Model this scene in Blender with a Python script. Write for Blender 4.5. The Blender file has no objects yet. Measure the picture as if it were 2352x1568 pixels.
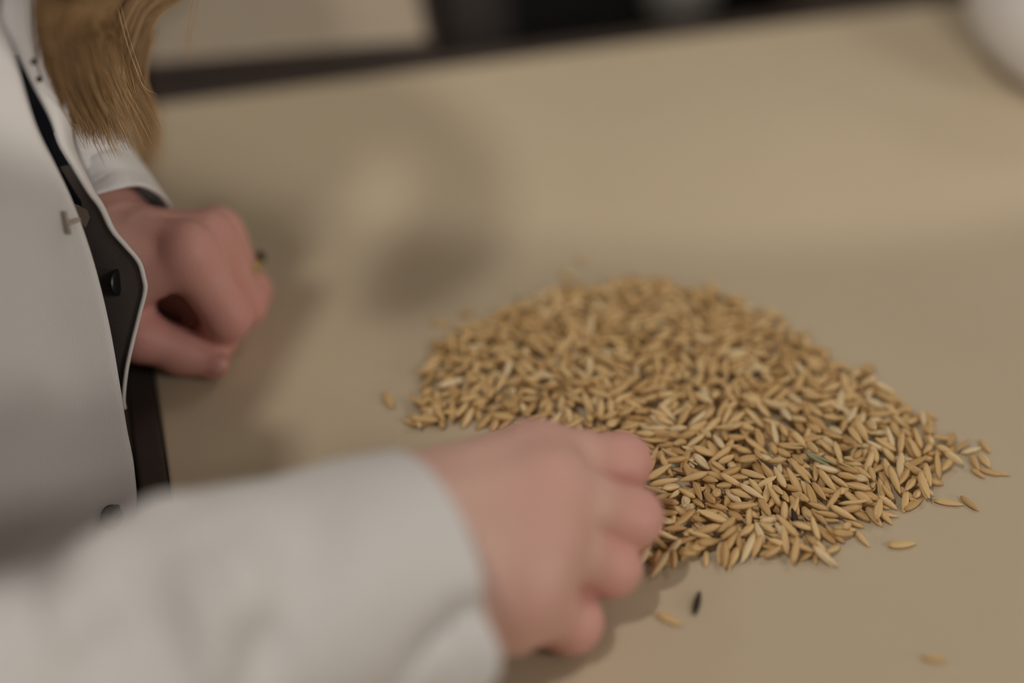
import bpy, math, random
import numpy as np
from mathutils import Vector, Matrix, noise as mnoise

random.seed(7)
rng = np.random.default_rng(7)
scene = bpy.context.scene
COL = scene.collection

# ------------------------------------------------------------------ camera
TZ = 0.75                                   # table top height
LENS, PITCH, FOCUS = 70.0, math.radians(42), 0.76
FPX = 2352 * LENS / 36.0
AX = np.array([0, math.cos(PITCH), -math.sin(PITCH)])
UP = np.array([0, math.sin(PITCH), math.cos(PITCH)])
RT = np.array([1.0, 0, 0])
CAM = np.array([0, 0, TZ + 0.5562])
cam_d = bpy.data.cameras.new('camera')
cam_d.lens = LENS
cam_d.sensor_width = 36
cam_d.clip_start = 0.02
cam_d.dof.use_dof = True
cam_d.dof.focus_distance = FOCUS
cam_d.dof.aperture_fstop = 1.45
cam_o = bpy.data.objects.new('camera', cam_d)
cam_o.location = CAM
cam_o.rotation_euler = (math.pi / 2 - PITCH, 0, 0)
COL.objects.link(cam_o)
scene.camera = cam_o

# ------------------------------------------------------------------ world, exposure
scene.view_settings.view_transform = 'Standard'
scene.view_settings.look = 'None'
scene.view_settings.gamma = 1
scene.view_settings.use_curve_mapping = False
scene.view_settings.exposure = 0.0
world = bpy.data.worlds.new('world')
scene.world = world
world.use_nodes = True
world.node_tree.nodes['Background'].inputs[0].default_value = (0.5, 0.47, 0.42, 1)
world.node_tree.nodes['Background'].inputs[1].default_value = 0.03
try:
    scene.cycles.use_denoising = True
    scene.cycles.use_adaptive_sampling = True
    scene.cycles.adaptive_threshold = 0.06
    scene.cycles.max_bounces = 4
    scene.cycles.diffuse_bounces = 3
    scene.cycles.glossy_bounces = 2
    scene.cycles.transmission_bounces = 2
    scene.cycles.caustics_reflective = False
    scene.cycles.caustics_refractive = False
except Exception:
    pass


def area_light(name, loc, target, size, power, color, shape='SQUARE', size_y=None, spread=None):
    l = bpy.data.lights.new(name, 'AREA')
    l.shape = shape
    l.size = size
    if size_y:
        l.size_y = size_y
    l.energy = power
    l.color = color
    if spread:
        l.spread = spread
    o = bpy.data.objects.new(name, l)
    o.location = loc
    o.rotation_euler = (Vector(target) - Vector(loc)).to_track_quat('-Z', 'Y').to_euler()
    COL.objects.link(o)
    return o


KEY_POS = (-0.4675, 0.12, 2.42)
PANELS = [((-1.3, 1.6, 2.55), 3.5), ((1.3, 1.6, 2.55), 5.0), ((1.9, -1.0, 2.55), 17.0), ((-1.3, -1.2, 2.55), 3.0)]
WARM = (1.0, 0.94, 0.86)
key_light = area_light('key_lamp_light', KEY_POS, (-0.05, 0.6, 0.75), 0.085, 2.85, WARM, 'DISK', spread=math.radians(120))
panel_lights = [area_light('panel_light', (p[0], p[1], p[2] - 0.03), (p[0], p[1], 0), 0.58, e, (1.0, 0.96, 0.90)) for p, e in PANELS]
WALL_FILL_POS = (2.90, -0.9, 1.55)
wall_fill = area_light('added_wall_fill_light', WALL_FILL_POS, (0, -0.2, 1.2), 0.45, 20, (1.0, 0.95, 0.89))  # side fill added to brighten the coat front, not a known lamp
SPOT_POS = (0.35, -1.6, 2.40)
sl = bpy.data.lights.new('added_edge_spot_light', 'SPOT')  # added beam, aimed to put a straight light edge on the table
sl.energy = 95
sl.color = WARM
sl.shadow_soft_size = 0.012
sl.spot_size = math.radians(36)
sl.spot_blend = 0.03
sl.use_square = True
spot_light = bpy.data.objects.new('added_edge_spot_light', sl)
spot_light.location = SPOT_POS
COL.objects.link(spot_light)


# ------------------------------------------------------------------ helpers
def T(px, py, h=0.0):
    """point at height h above the table top"""
    d = AX + RT * (px - 1176) / FPX + UP * (784 - py) / FPX
    t = (TZ + h - CAM[2]) / d[2]
    return CAM + d * t


def U(px, py, d):
    """point at distance d along the lens axis"""
    return CAM + (AX + RT * (px - 1176) / FPX + UP * (784 - py) / FPX) * d


def W(x, y, h):
    return np.array([x, y, TZ + h])


def proj(p):
    q = np.asarray(p) - CAM
    d = q @ AX
    return 1176 + FPX * (q @ RT) / d, 784 - FPX * (q @ UP) / d, d


def mesh_obj(name, verts, faces, mat=None, parent=None, smooth=True, loc=None):
    me = bpy.data.meshes.new(name)
    me.from_pydata([tuple(map(float, v)) for v in verts], [], [tuple(map(int, f)) for f in faces])
    me.update()
    if smooth:
        me.polygons.foreach_set('use_smooth', [True] * len(me.polygons))
    o = bpy.data.objects.new(name, me)
    if mat:
        me.materials.append(mat)
    COL.objects.link(o)
    if parent:
        o.parent = parent
    if loc is not None:
        o.location = loc
    return o


def tag(o, label, cat=None, group=None, kind=None):
    o['label'] = label
    if cat:
        o['category'] = cat
    if group:
        o['group'] = group
    if kind:
        o['kind'] = kind
    return o


def struct(o):
    o['kind'] = 'structure'
    return o


def empty(name, loc=(0, 0, 0)):
    o = bpy.data.objects.new(name, None)
    o.location = loc
    COL.objects.link(o)
    return o


def box_vf(lo, hi):
    x0, y0, z0 = lo
    x1, y1, z1 = hi
    v = [(x0, y0, z0), (x1, y0, z0), (x1, y1, z0), (x0, y1, z0), (x0, y0, z1), (x1, y0, z1), (x1, y1, z1), (x0, y1, z1)]
    f = [(0, 3, 2, 1), (4, 5, 6, 7), (0, 1, 5, 4), (1, 2, 6, 5), (2, 3, 7, 6), (3, 0, 4, 7)]
    return v, f


def bevel(o, w, seg=3):
    m = o.modifiers.new('bevel', 'BEVEL')
    m.width = w
    m.segments = seg
    m.limit_method = 'ANGLE'
    return o


def box(name, lo, hi, mat, parent=None, bev=0.0, loc=None):
    v, f = box_vf(lo, hi)
    o = mesh_obj(name, v, f, mat, parent, smooth=False, loc=loc)
    if bev:
        bevel(o, bev)
    return o


def lathe(name, prof, mat, parent=None, n=24, mtx=None, loc=None):
    v, f = [], []
    for r, z in prof:
        for k in range(n):
            a = 2 * math.pi * k / n
            v.append((r * math.cos(a), r * math.sin(a), z))
    for i in range(len(prof) - 1):
        for k in range(n):
            f.append((i * n + k, i * n + (k + 1) % n, (i + 1) * n + (k + 1) % n, (i + 1) * n + k))
    f.append(tuple(range(n - 1, -1, -1)))
    f.append(tuple((len(prof) - 1) * n + k for k in range(n)))
    if mtx is not None:
        v = [tuple(mtx @ Vector(p)) for p in v]
    return mesh_obj(name, v, f, mat, parent, loc=loc)


def catmull(P, n):
    """n samples along a Catmull-Rom through rows of P (any number of columns)"""
    P = np.asarray(P, float)
    Q = np.vstack([2 * P[0] - P[1], P, 2 * P[-1] - P[-2]])
    out = []
    m = len(P) - 1
    for s in np.linspace(0, m, n):
        i = min(int(s), m - 1)
        t = s - i
        a, b, c, d = Q[i], Q[i + 1], Q[i + 2], Q[i + 3]
        out.append(0.5 * (2 * b + (c - a) * t + (2 * a - 5 * b + 4 * c - d) * t * t + (3 * b - a - 3 * c + d) * t ** 3))
    return np.array(out)


def grid_faces(nu, nv, closed_v=False):
    f = []
    for i in range(nu - 1):
        for j in range(nv if closed_v else nv - 1):
            k = (j + 1) % nv
            f.append((i * nv + j, i * nv + k, (i + 1) * nv + k, (i + 1) * nv + j))
    return f


def solidify(o, t, offset=-1.0):
    m = o.modifiers.new('solidify', 'SOLIDIFY')
    m.thickness = t
    m.offset = offset
    return o


# ------------------------------------------------------------------ distance fields -> mesh
def cone(P, a, b, ra, rb):
    a = np.asarray(a, np.float32)
    b = np.asarray(b, np.float32)
    ba = b - a
    q = P - a
    t = np.clip(q @ ba / max(float(ba @ ba), 1e-12), 0, 1)
    return np.linalg.norm(q - t[:, None] * ba, axis=1) - (ra + (rb - ra) * t)


def smin(a, b, k):
    h = np.maximum(k - np.abs(a - b), 0) / k
    return np.minimum(a, b) - h * h * k * 0.25


def ball(P, c, r):
    """ellipsoid, r scalar or 3 radii"""
    c = np.asarray(c, np.float32)
    r = np.asarray(r, np.float32) * np.ones(3, np.float32)
    q = (P - c) / r
    n = np.linalg.norm(q, axis=1)
    return (n - 1) * r.min()


def surface_net(fn, lo, hi, res):
    lo = np.asarray(lo, float)
    hi = np.asarray(hi, float)
    n = np.ceil((hi - lo) / res).astype(int) + 1
    ax = [(lo[i] + res * np.arange(n[i])).astype(np.float32) for i in range(3)]
    V = np.empty(n, np.float32)
    step = max(1, int(400000 // (n[1] * n[2])))
    for s in range(0, n[0], step):
        g = np.stack(np.meshgrid(ax[0][s:s + step], ax[1], ax[2], indexing='ij'), -1)
        V[s:s + step] = fn(g.reshape(-1, 3)).reshape(g.shape[:3])
    S = V < 0
    c = np.zeros(n - 1, np.int8)
    for dx in (0, 1):
        for dy in (0, 1):
            for dz in (0, 1):
                c += S[dx:n[0] - 1 + dx, dy:n[1] - 1 + dy, dz:n[2] - 1 + dz]
    act = (c > 0) & (c < 8)
    idx = -np.ones(n - 1, np.int64)
    cells = np.argwhere(act)
    idx[act] = np.arange(len(cells))
    acc = np.zeros((len(cells), 3))
    cnt = np.zeros(len(cells))
    corners = [(0, 0, 0), (1, 0, 0), (0, 1, 0), (1, 1, 0), (0, 0, 1), (1, 0, 1), (0, 1, 1), (1, 1, 1)]
    for i in range(8):
        for j in range(i + 1, 8):
            a, b = np.array(corners[i]), np.array(corners[j])
            if np.abs(a - b).sum() != 1:
                continue
            va = V[tuple((cells + a).T)]
            vb = V[tuple((cells + b).T)]
            m = (va < 0) != (vb < 0)
            t = np.where(m, va / np.where(m, va - vb, 1), 0)
            p = a + t[:, None] * (b - a)
            acc[m] += p[m]
            cnt[m] += 1
    verts = lo + res * (cells + acc / np.maximum(cnt, 1)[:, None])
    faces = []
    for axn in range(3):
        u, w = (axn + 1) % 3, (axn + 2) % 3
        sl0 = [slice(1, -1)] * 3
        sl0[axn] = slice(0, n[axn] - 1)
        sl1 = list(sl0)
        sl1[axn] = slice(1, n[axn])
        s0, s1 = S[tuple(sl0)], S[tuple(sl1)]
        e = np.argwhere(s0 != s1)
        if not len(e):
            continue
        flip = s0[tuple(e.T)]
        off = np.ones(3, int)
        off[axn] = 0
        e = e + off
        du = np.zeros(3, int); du[u] = 1
        dw = np.zeros(3, int); dw[w] = 1
        q = [idx[tuple((e - du - dw).T)], idx[tuple((e - dw).T)], idx[tuple(e.T)], idx[tuple((e - du).T)]]
        q = np.stack(q, 1)
        q[~flip] = q[~flip][:, ::-1]
        faces.append(q)
    faces = np.vstack(faces)
    used = np.unique(faces)
    remap = np.full(len(verts), -1, np.int64)
    remap[used] = np.arange(len(used))
    return verts[used], remap[faces]


def relax(verts, faces, it=2, lam=0.5):
    v = verts.copy()
    a = np.concatenate([faces[:, i] for i in range(4)])
    b = np.concatenate([faces[:, (i + 1) % 4] for i in range(4)])
    for _ in range(it):
        s = np.zeros_like(v)
        c = np.zeros(len(v))
        np.add.at(s, a, v[b]); np.add.at(c, a, 1)
        np.add.at(s, b, v[a]); np.add.at(c, b, 1)
        v += lam * (s / c[:, None] - v)
    return v


# ------------------------------------------------------------------ materials
def new_mat(name):
    m = bpy.data.materials.new(name)
    m.use_nodes = True
    nt = m.node_tree
    return m, nt, nt.nodes['Principled BSDF']


def ramp(nt, pts):
    r = nt.nodes.new('ShaderNodeValToRGB')
    el = r.color_ramp.elements
    while len(el) < len(pts):
        el.new(0.5)
    for e, (p, c) in zip(el, pts):
        e.position = p
        e.color = (*c, 1)
    return r


def noisy(name, c1, c2, scale=20, rough=0.5, bump=0.0, bscale=300, detail=4, spec=0.5, stretch=None, **kw):
    m, nt, b = new_mat(name)
    tc = nt.nodes.new('ShaderNodeTexCoord')
    src = tc.outputs['Object']
    if stretch:
        mp = nt.nodes.new('ShaderNodeMapping')
        mp.inputs['Scale'].default_value = stretch
        nt.links.new(src, mp.inputs[0])
        src = mp.outputs[0]
    n = nt.nodes.new('ShaderNodeTexNoise')
    n.inputs['Scale'].default_value = scale
    n.inputs['Detail'].default_value = detail
    nt.links.new(src, n.inputs['Vector'])
    r = ramp(nt, [(0.3, c1), (0.7, c2)])
    nt.links.new(n.outputs[0], r.inputs[0])
    nt.links.new(r.outputs[0], b.inputs['Base Color'])
    b.inputs['Roughness'].default_value = rough
    b.inputs['Specular IOR Level'].default_value = spec
    if bump:
        n2 = nt.nodes.new('ShaderNodeTexNoise')
        n2.inputs['Scale'].default_value = bscale
        n2.inputs['Detail'].default_value = 3
        nt.links.new(src, n2.inputs['Vector'])
        bp = nt.nodes.new('ShaderNodeBump')
        bp.inputs['Strength'].default_value = bump
        bp.inputs['Distance'].default_value = 0.001
        nt.links.new(n2.outputs[0], bp.inputs['Height'])
        nt.links.new(bp.outputs[0], b.inputs['Normal'])
    for k, v in kw.items():
        b.inputs[k].default_value = v
    return m


M_TABLE = noisy('beige_laminate', (0.575, 0.475, 0.335), (0.61, 0.505, 0.36), 6, 0.42, 0.03, 500, spec=0.35)
M_TABLE2 = noisy('pale_laminate', (0.45, 0.37, 0.285), (0.49, 0.405, 0.31), 5, 0.5, spec=0.3)
M_TRIM = noisy('dark_brown_edging', (0.055, 0.040, 0.034), (0.065, 0.048, 0.040), 40, 0.6, 0.05, spec=0.25)
M_METAL = noisy('grey_steel', (0.30, 0.30, 0.30), (0.36, 0.36, 0.36), 60, 0.35, Metallic=0.9)
M_FLOOR = noisy('dark_floor', (0.05, 0.035, 0.024), (0.075, 0.052, 0.036), 4, 0.6, 0.05, 40)
M_WALL = noisy('warm_wall_paint', (0.66, 0.60, 0.50), (0.70, 0.64, 0.54), 3, 0.9, 0.05, 80)
M_CEIL = noisy('white_ceiling', (0.78, 0.76, 0.72), (0.82, 0.80, 0.76), 3, 0.9)
M_COAT = noisy('white_cotton', (0.69, 0.665, 0.655), (0.74, 0.715, 0.705), 18, 0.85, 0.12, 900, spec=0.15)
M_COAT.node_tree.nodes['Principled BSDF'].inputs['Sheen Weight'].default_value = 0.15
M_FACING = noisy('shade_grey_facing_cloth', (0.15, 0.128, 0.120), (0.17, 0.145, 0.136), 60, 0.85, 0.1, 900, spec=0.1)  # grey set dark to carry part of the shade inside the coat
M_SHIRT = noisy('navy_black_knit', (0.008, 0.009, 0.013), (0.014, 0.015, 0.020), 80, 0.9, 0.2, 700, spec=0.1)
M_TROUSER = noisy('dark_trouser_cloth', (0.02, 0.02, 0.024), (0.03, 0.03, 0.034), 50, 0.9, spec=0.1)
M_SNAP = noisy('black_snap_metal', (0.010, 0.010, 0.010), (0.02, 0.02, 0.02), 100, 0.3, spec=0.5)
M_BRONZE = noisy('bronze_snap_metal', (0.05, 0.037, 0.025), (0.09, 0.066, 0.045), 200, 0.4, Metallic=0.6)
M_GOLD = noisy('gold_metal', (0.55, 0.42, 0.16), (0.65, 0.50, 0.2), 100, 0.3, Metallic=0.9)
M_STONE = noisy('dark_green_stone', (0.03, 0.04, 0.025), (0.05, 0.06, 0.04), 100, 0.15)
M_BLACK = noisy('black_chair_fabric', (0.008, 0.008, 0.007), (0.014, 0.013, 0.011), 40, 0.9, 0.1, 300, spec=0.2)
M_GREY = noisy('grey_chair_plastic', (0.115, 0.095, 0.088), (0.135, 0.112, 0.104), 30, 0.7, spec=0.3)
M_PAPER = noisy('white_paper', (0.72, 0.66, 0.60), (0.76, 0.70, 0.64), 10, 0.9)
M_WOODSEAT = noisy('stool_wood', (0.25, 0.15, 0.08), (0.32, 0.2, 0.11), 8, 0.5)
M_HAIR_CAP = noisy('blond_hair_mass', (0.20, 0.105, 0.035), (0.34, 0.19, 0.07), 25, 0.55, 0.5, 120, stretch=(6, 6, 0.6))
M_DARKHAIR = noisy('brown_hair_mass', (0.05, 0.03, 0.018), (0.09, 0.055, 0.03), 25, 0.55, 0.5, 120)


def skin_mat():
    m, nt, b = new_mat('skin')
    at = nt.nodes.new('ShaderNodeAttribute')
    at.attribute_name = 'flush'
    tc = nt.nodes.new('ShaderNodeTexCoord')
    n = nt.nodes.new('ShaderNodeTexNoise')
    n.inputs['Scale'].default_value = 55
    n.inputs['Detail'].default_value = 3
    nt.links.new(tc.outputs['Object'], n.inputs['Vector'])
    r = ramp(nt, [(0.3, (0.72, 0.47, 0.385)), (0.7, (0.69, 0.42, 0.345))])
    nt.links.new(n.outputs[0], r.inputs[0])
    mx = nt.nodes.new('ShaderNodeMix')
    mx.data_type = 'RGBA'
    nt.links.new(at.outputs['Fac'], mx.inputs['Factor'])
    nt.links.new(r.outputs[0], mx.inputs['A'])
    mx.inputs['B'].default_value = (0.67, 0.30, 0.265, 1)
    at2 = nt.nodes.new('ShaderNodeAttribute')
    at2.attribute_name = 'nail'
    mx2 = nt.nodes.new('ShaderNodeMix')
    mx2.data_type = 'RGBA'
    nt.links.new(at2.outputs['Fac'], mx2.inputs['Factor'])
    nt.links.new(mx.outputs['Result'], mx2.inputs['A'])
    mx2.inputs['B'].default_value = (0.62, 0.28, 0.25, 1)
    nt.links.new(mx2.outputs['Result'], b.inputs['Base Color'])
    b.inputs['Roughness'].default_value = 0.5
    b.inputs['Specular IOR Level'].default_value = 0.35
    n2 = nt.nodes.new('ShaderNodeTexVoronoi')
    n2.inputs['Scale'].default_value = 900
    nt.links.new(tc.outputs['Object'], n2.inputs['Vector'])
    bp = nt.nodes.new('ShaderNodeBump')
    bp.inputs['Strength'].default_value = 0.12
    bp.inputs['Distance'].default_value = 0.0005
    nt.links.new(n2.outputs[0], bp.inputs['Height'])
    nt.links.new(bp.outputs[0], b.inputs['Normal'])
    return m


def grain_mat(name, stops, groove=0.35):
    m, nt, b = new_mat(name)
    oi = nt.nodes.new('ShaderNodeObjectInfo')
    at = nt.nodes.new('ShaderNodeAttribute')
    at.attribute_name = 'rnd'
    ad = nt.nodes.new('ShaderNodeMath')
    nt.links.new(oi.outputs['Random'], ad.inputs[0])
    nt.links.new(at.outputs['Fac'], ad.inputs[1])
    fr = nt.nodes.new('ShaderNodeMath')
    fr.operation = 'FRACT'
    nt.links.new(ad.outputs[0], fr.inputs[0])
    r = ramp(nt, stops)
    nt.links.new(fr.outputs[0], r.inputs[0])
    st = nt.nodes.new('ShaderNodeAttribute')
    st.attribute_name = 'stripe'
    mx = nt.nodes.new('ShaderNodeMix')
    mx.data_type = 'RGBA'
    mx.blend_type = 'MULTIPLY'
    nt.links.new(st.outputs['Fac'], mx.inputs['Factor'])
    nt.links.new(r.outputs[0], mx.inputs['A'])
    mx.inputs['B'].default_value = (0.76, 0.64, 0.50, 1)
    nt.links.new(mx.outputs['Result'], b.inputs['Base Color'])
    b.inputs['Roughness'].default_value = 0.5
    b.inputs['Specular IOR Level'].default_value = 0.35
    return m


def hair_mat():
    m, nt, b = new_mat('blond_hair_strands')
    at = nt.nodes.new('ShaderNodeAttribute')
    at.attribute_name = 'rnd'
    r = ramp(nt, [(0.0, (0.19, 0.105, 0.046)), (0.5, (0.37, 0.225, 0.105)), (1.0, (0.58, 0.40, 0.22))])
    nt.links.new(at.outputs['Fac'], r.inputs[0])
    nt.links.new(r.outputs[0], b.inputs['Base Color'])
    b.inputs['Roughness'].default_value = 0.4
    b.inputs['Specular IOR Level'].default_value = 0.4
    return m


M_SKIN = skin_mat()
M_GRAIN = grain_mat('oat_husk', [(0.0, (0.60, 0.385, 0.165)), (0.35, (0.76, 0.52, 0.245)), (0.8, (0.83, 0.60, 0.305)), (1.0, (0.88, 0.72, 0.46))])
M_GRAIN_DARK = grain_mat('dark_husk', [(0.0, (0.035, 0.022, 0.016)), (1.0, (0.06, 0.04, 0.03))])
M_GRAIN_GREEN = grain_mat('greenish_husk', [(0.0, (0.33, 0.33, 0.20)), (1.0, (0.45, 0.44, 0.29))])
M_HAIR = hair_mat()
m, nt, b = new_mat('lamp_diffuser')
b.inputs['Base Color'].default_value = (0.9, 0.88, 0.84, 1)
b.inputs['Emission Color'].default_value = (1, 0.94, 0.85, 1)
b.inputs['Emission Strength'].default_value = 1.5
M_DIFF = m


def set_attr(o, name, vals):
    a = o.data.attributes.new(name, 'FLOAT', 'POINT')
    a.data.foreach_set('value', np.asarray(vals, np.float32))


# ------------------------------------------------------------------ room
RX, RY0, RY1, RZ = 3.0, -2.8, 3.6, 2.62
struct(box('floor', (-RX, RY0, -0.1), (RX, RY1, 0), M_FLOOR))
struct(box('ceiling', (-RX, RY0, RZ), (RX, RY1, RZ + 0.1), M_CEIL))
struct(box('wall_left', (-RX - 0.1, RY0, 0), (-RX, RY1, RZ), M_WALL))
struct(box('wall_right', (RX, RY0, 0), (RX + 0.1, RY1, RZ), M_WALL))
struct(box('wall_back', (-RX, RY1, 0), (RX, RY1 + 0.1, RZ), M_WALL))
struct(box('wall_front', (-RX, RY0 - 0.1, 0), (RX, RY0, RZ), M_WALL))

# ceiling lamps, then an added wall fill and an added beam spot
for i, ((p, e), lo) in enumerate(zip(PANELS, panel_lights)):
    where = ['far left', 'far right', 'near right', 'near left'][i]
    r = empty('ceiling_panel_lamp', (p[0], p[1], RZ))
    tag(r, 'square flat ceiling panel lamp in the %s part of the room' % where, 'lamp', 'ceiling panel lamps')
    v, f = [], []
    for a, bb in (((-0.32, -0.32), (0.32, -0.29)), ((-0.32, 0.29), (0.32, 0.32)), ((-0.32, -0.29), (-0.29, 0.29)), ((0.29, -0.29), (0.32, 0.29))):
        vv, ff = box_vf((a[0], a[1], -0.05), (bb[0], bb[1], 0))
        f += [tuple(q + len(v) for q in x) for x in ff]
        v += vv
    mesh_obj('frame', v, f, M_METAL, r, smooth=False)
    box('diffuser', (-0.29, -0.29, -0.045), (0.29, 0.29, -0.03), M_DIFF, r)
    lo.parent = r
    lo.location = (0, 0, -0.055)
kl = empty('ceiling_bulb_lamp', (KEY_POS[0], KEY_POS[1], RZ))
tag(kl, 'small round ceiling lamp above the near left of the table', 'lamp')
lathe('housing', [(0.03, 0), (0.06, -0.02), (0.075, -0.12), (0.075, -0.17), (0.062, -0.17), (0.062, -0.15)], M_METAL, kl, 32)
key_light.parent = kl
key_light.location = (0, 0, KEY_POS[2] - RZ)
wl = empty('added_wall_fill', WALL_FILL_POS)  # added plate and glowing square that hold the side fill
wl.location.x = RX
tag(wl, 'added square fill light on the right wall, brightening the coat front', 'lamp')
box('back_plate', (-0.03, -0.28, -0.28), (0.0, 0.28, 0.28), M_METAL, wl, 0.005)
box('diffuser', (-0.06, -0.24, -0.24), (-0.03, 0.24, 0.24), M_DIFF, wl, 0.008)
wall_fill.parent = wl
wall_fill.location = (-0.075, 0, 0)
tk = empty('added_edge_spot', (SPOT_POS[0], SPOT_POS[1], RZ))  # made-up rail and head for the added edge spot
tag(tk, 'added ceiling spot that draws the straight light edge on the table', 'lamp')
box('rail', (-0.4, -0.02, -0.03), (0.4, 0.02, 0), M_METAL, tk)
spot_light.parent = tk
spot_light.location = (0, 0, SPOT_POS[2] - RZ)
# the near side of the square beam ends along this line on the table
EA, EB = T(1250, 640), T(2300, 575)
mid = (EA + EB) / 2
ed = (EB - EA) / np.linalg.norm(EB - EA)
sp = np.array(SPOT_POS)
to_edge = mid - sp
to_edge = to_edge - ed * (to_edge @ ed)
to_edge /= np.linalg.norm(to_edge)
nrm = np.cross(ed, to_edge)
if nrm @ np.array([0, 1, 0]) < 0:
    nrm = -nrm
half = math.radians(18)
axis = math.cos(half) * to_edge + math.sin(half) * nrm      # turn the beam axis away from the edge
zv = -axis
yv = nrm * math.cos(half) - to_edge * math.sin(half)
xv = np.cross(yv, zv)
spot_light.rotation_euler = Matrix((xv, yv, zv)).transposed().to_euler()
lathe('head', [(0.02, 0.16), (0.05, 0.14), (0.055, 0.02), (0.05, 0.02)], M_METAL, tk, 24,
      Matrix.Translation((0, 0, SPOT_POS[2] - RZ)) @ Matrix((xv, yv, zv)).transposed().to_4x4())

# ------------------------------------------------------------------ the table
FA, FB = T(370, 238), T(1900, 40)
tx = (FB - FA) / np.linalg.norm(FB - FA)
ty = np.array([-tx[1], tx[0], 0])
LC = T(372, 985)                                            # a point on the left border of the beige top
u0 = (LC - FA) @ tx
TABLE_W, TABLE_D, TRIM = 1.35, 0.75, 0.0125
far = 0.0                                                   # along ty from FA
tb = empty('work_table', tuple(FA + tx * (u0 + TABLE_W / 2) + ty * (far - TABLE_D / 2) - np.array([0, 0, TZ])))
tb.rotation_euler = (0, 0, math.atan2(tx[1], tx[0]))
tag(tb, 'beige laminate work table with dark brown edging under the heap of oat grains', 'table')
hw, hd = TABLE_W / 2, TABLE_D / 2
bevel(box('table_top', (-hw, -hd, TZ - 0.028), (hw, hd, TZ), M_TABLE, tb), 0.0012, 2)
for nme, lo, hi in (('edging', (-hw - TRIM, -hd - TRIM, TZ - 0.03), (-hw, hd + TRIM, TZ - 0.0005)),
                    ('edging', (hw, -hd - TRIM, TZ - 0.03), (hw + TRIM, hd + TRIM, TZ - 0.0005)),
                    ('edging', (-hw, hd, TZ - 0.03), (hw, hd + TRIM, TZ - 0.0005)),
                    ('edging', (-hw, -hd - TRIM, TZ - 0.03), (hw, -hd, TZ - 0.0005))):
    bevel(box(nme, lo, hi, M_TRIM, tb), 0.002, 3)
for sx in (-1, 1):
    for sy in (-1, 1):
        box('leg', (sx * (hw - 0.05) - 0.02, sy * (hd - 0.05) - 0.02, 0), (sx * (hw - 0.05) + 0.02, sy * (hd - 0.05) + 0.02, TZ - 0.028), M_METAL, tb, 0.004)
for sy in (-1, 1):
    box('apron', (-hw + 0.07, sy * (hd - 0.05) - 0.01, TZ - 0.09), (hw - 0.07, sy * (hd - 0.05) + 0.01, TZ - 0.028), M_METAL, tb)

# second table beyond the gap
GA, GB = T(340, 138), T(980, 86)
gx = (GB - GA) / np.linalg.norm(GB - GA)
gy = np.array([-gx[1], gx[0], 0])
t2 = empty('side_table', tuple(GB - np.array([0, 0, TZ])))
t2.rotation_euler = (0, 0, math.atan2(gx[1], gx[0]))
tag(t2, 'pale pinkish table across a dark gap from the work table', 'table')
bevel(box('table_top', (-0.95, 0.0, TZ - 0.028), (0.0, 0.60, TZ), M_TABLE2, t2), 0.0012, 2)
bevel(box('edging', (-0.95, -0.004, TZ - 0.03), (0.004, 0.0, TZ - 0.0005), M_TRIM, t2), 0.001, 2)
bevel(box('edging', (0.0, 0.0, TZ - 0.03), (0.004, 0.60, TZ - 0.0005), M_TRIM, t2), 0.001, 2)
for sx in (-0.90, -0.05):
    for sy in (0.08, 0.54):
        box('leg', (sx - 0.02, sy - 0.02, 0), (sx + 0.02, sy + 0.02, TZ - 0.028), M_METAL, t2, 0.004)

# ------------------------------------------------------------------ bag beyond the table
def rounded_block(name, lo, hi, mat, parent, r=0.03, puff=0.0, loc=None):
    n = 14
    v, f = [], []
    lo = np.array(lo, float); hi = np.array(hi, float)
    c, hs = (lo + hi) / 2, (hi - lo) / 2
    for i in range(n + 1):
        for j in range(2 * n):
            th = math.pi * i / n
            ph = math.pi * j / n
            d = np.array([math.sin(th) * math.cos(ph), math.sin(th) * math.sin(ph), math.cos(th)])
            e = 0.28
            q = np.sign(d) * np.abs(d) ** e
            v.append(c + q * hs * (1 + puff * (1 - abs(d[2]))))
    o = mesh_obj(name, v, grid_faces(n + 1, 2 * n, True), mat, parent, loc=loc)
    return o


bag = empty('backpack', (0.068, 1.47, 0))
bag.rotation_euler = (0, 0, math.radians(22))
tag(bag, 'black backpack with a grey side panel standing beyond the far table edge', 'bag')
rounded_block('body', (-0.13, -0.07, 0.0), (0.18, 0.09, 0.50), M_BLACK, bag)
rounded_block('front_pocket', (-0.11, -0.105, 0.02), (0.11, -0.05, 0.27), M_BLACK, bag)
rounded_block('side_panel', (-0.142, -0.065, 0.01), (-0.105, 0.085, 0.47), M_GREY, bag)
pl = rounded_block('label_patch', (0.030, -0.082, 0.410), (0.066, -0.064, 0.445), M_PAPER, bag)
pl['label'] = 'white patch on the black backpack'
hv = []
for i in range(24):
    a = math.pi * i / 23
    for k in range(8):
        q = 2 * math.pi * k / 8
        hv.append((0.05 * math.cos(a) + 0.009 * math.cos(q) * math.cos(a), 0.04 + 0.009 * math.sin(q), 0.495 + 0.05 * math.sin(a) + 0.009 * math.cos(q) * math.sin(a)))
mesh_obj('handle', hv, grid_faces(24, 8, True), M_BLACK, bag)
for sx in (-0.07, 0.07):
    sv = []
    for i in range(20):
        t = i / 19
        y = 0.09 + 0.05 * math.sin(math.pi * t)
        z = 0.46 - 0.40 * t
        for dx, dy in ((-.025, 0), (.025, 0), (.025, .01), (-.025, .01)):
            sv.append((sx + dx, y + dy, z))
    mesh_obj('strap', sv, grid_faces(20, 4, True), M_BLACK, bag)


# ------------------------------------------------------------------ the person at the table
def seg_chain(P, pts, k=0.004):
    d = None
    for (a, ra), (b, rb) in zip(pts[:-1], pts[1:]):
        c = cone(P, a, b, ra, rb)
        d = c if d is None else smin(d, c, k)
    return d


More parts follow.
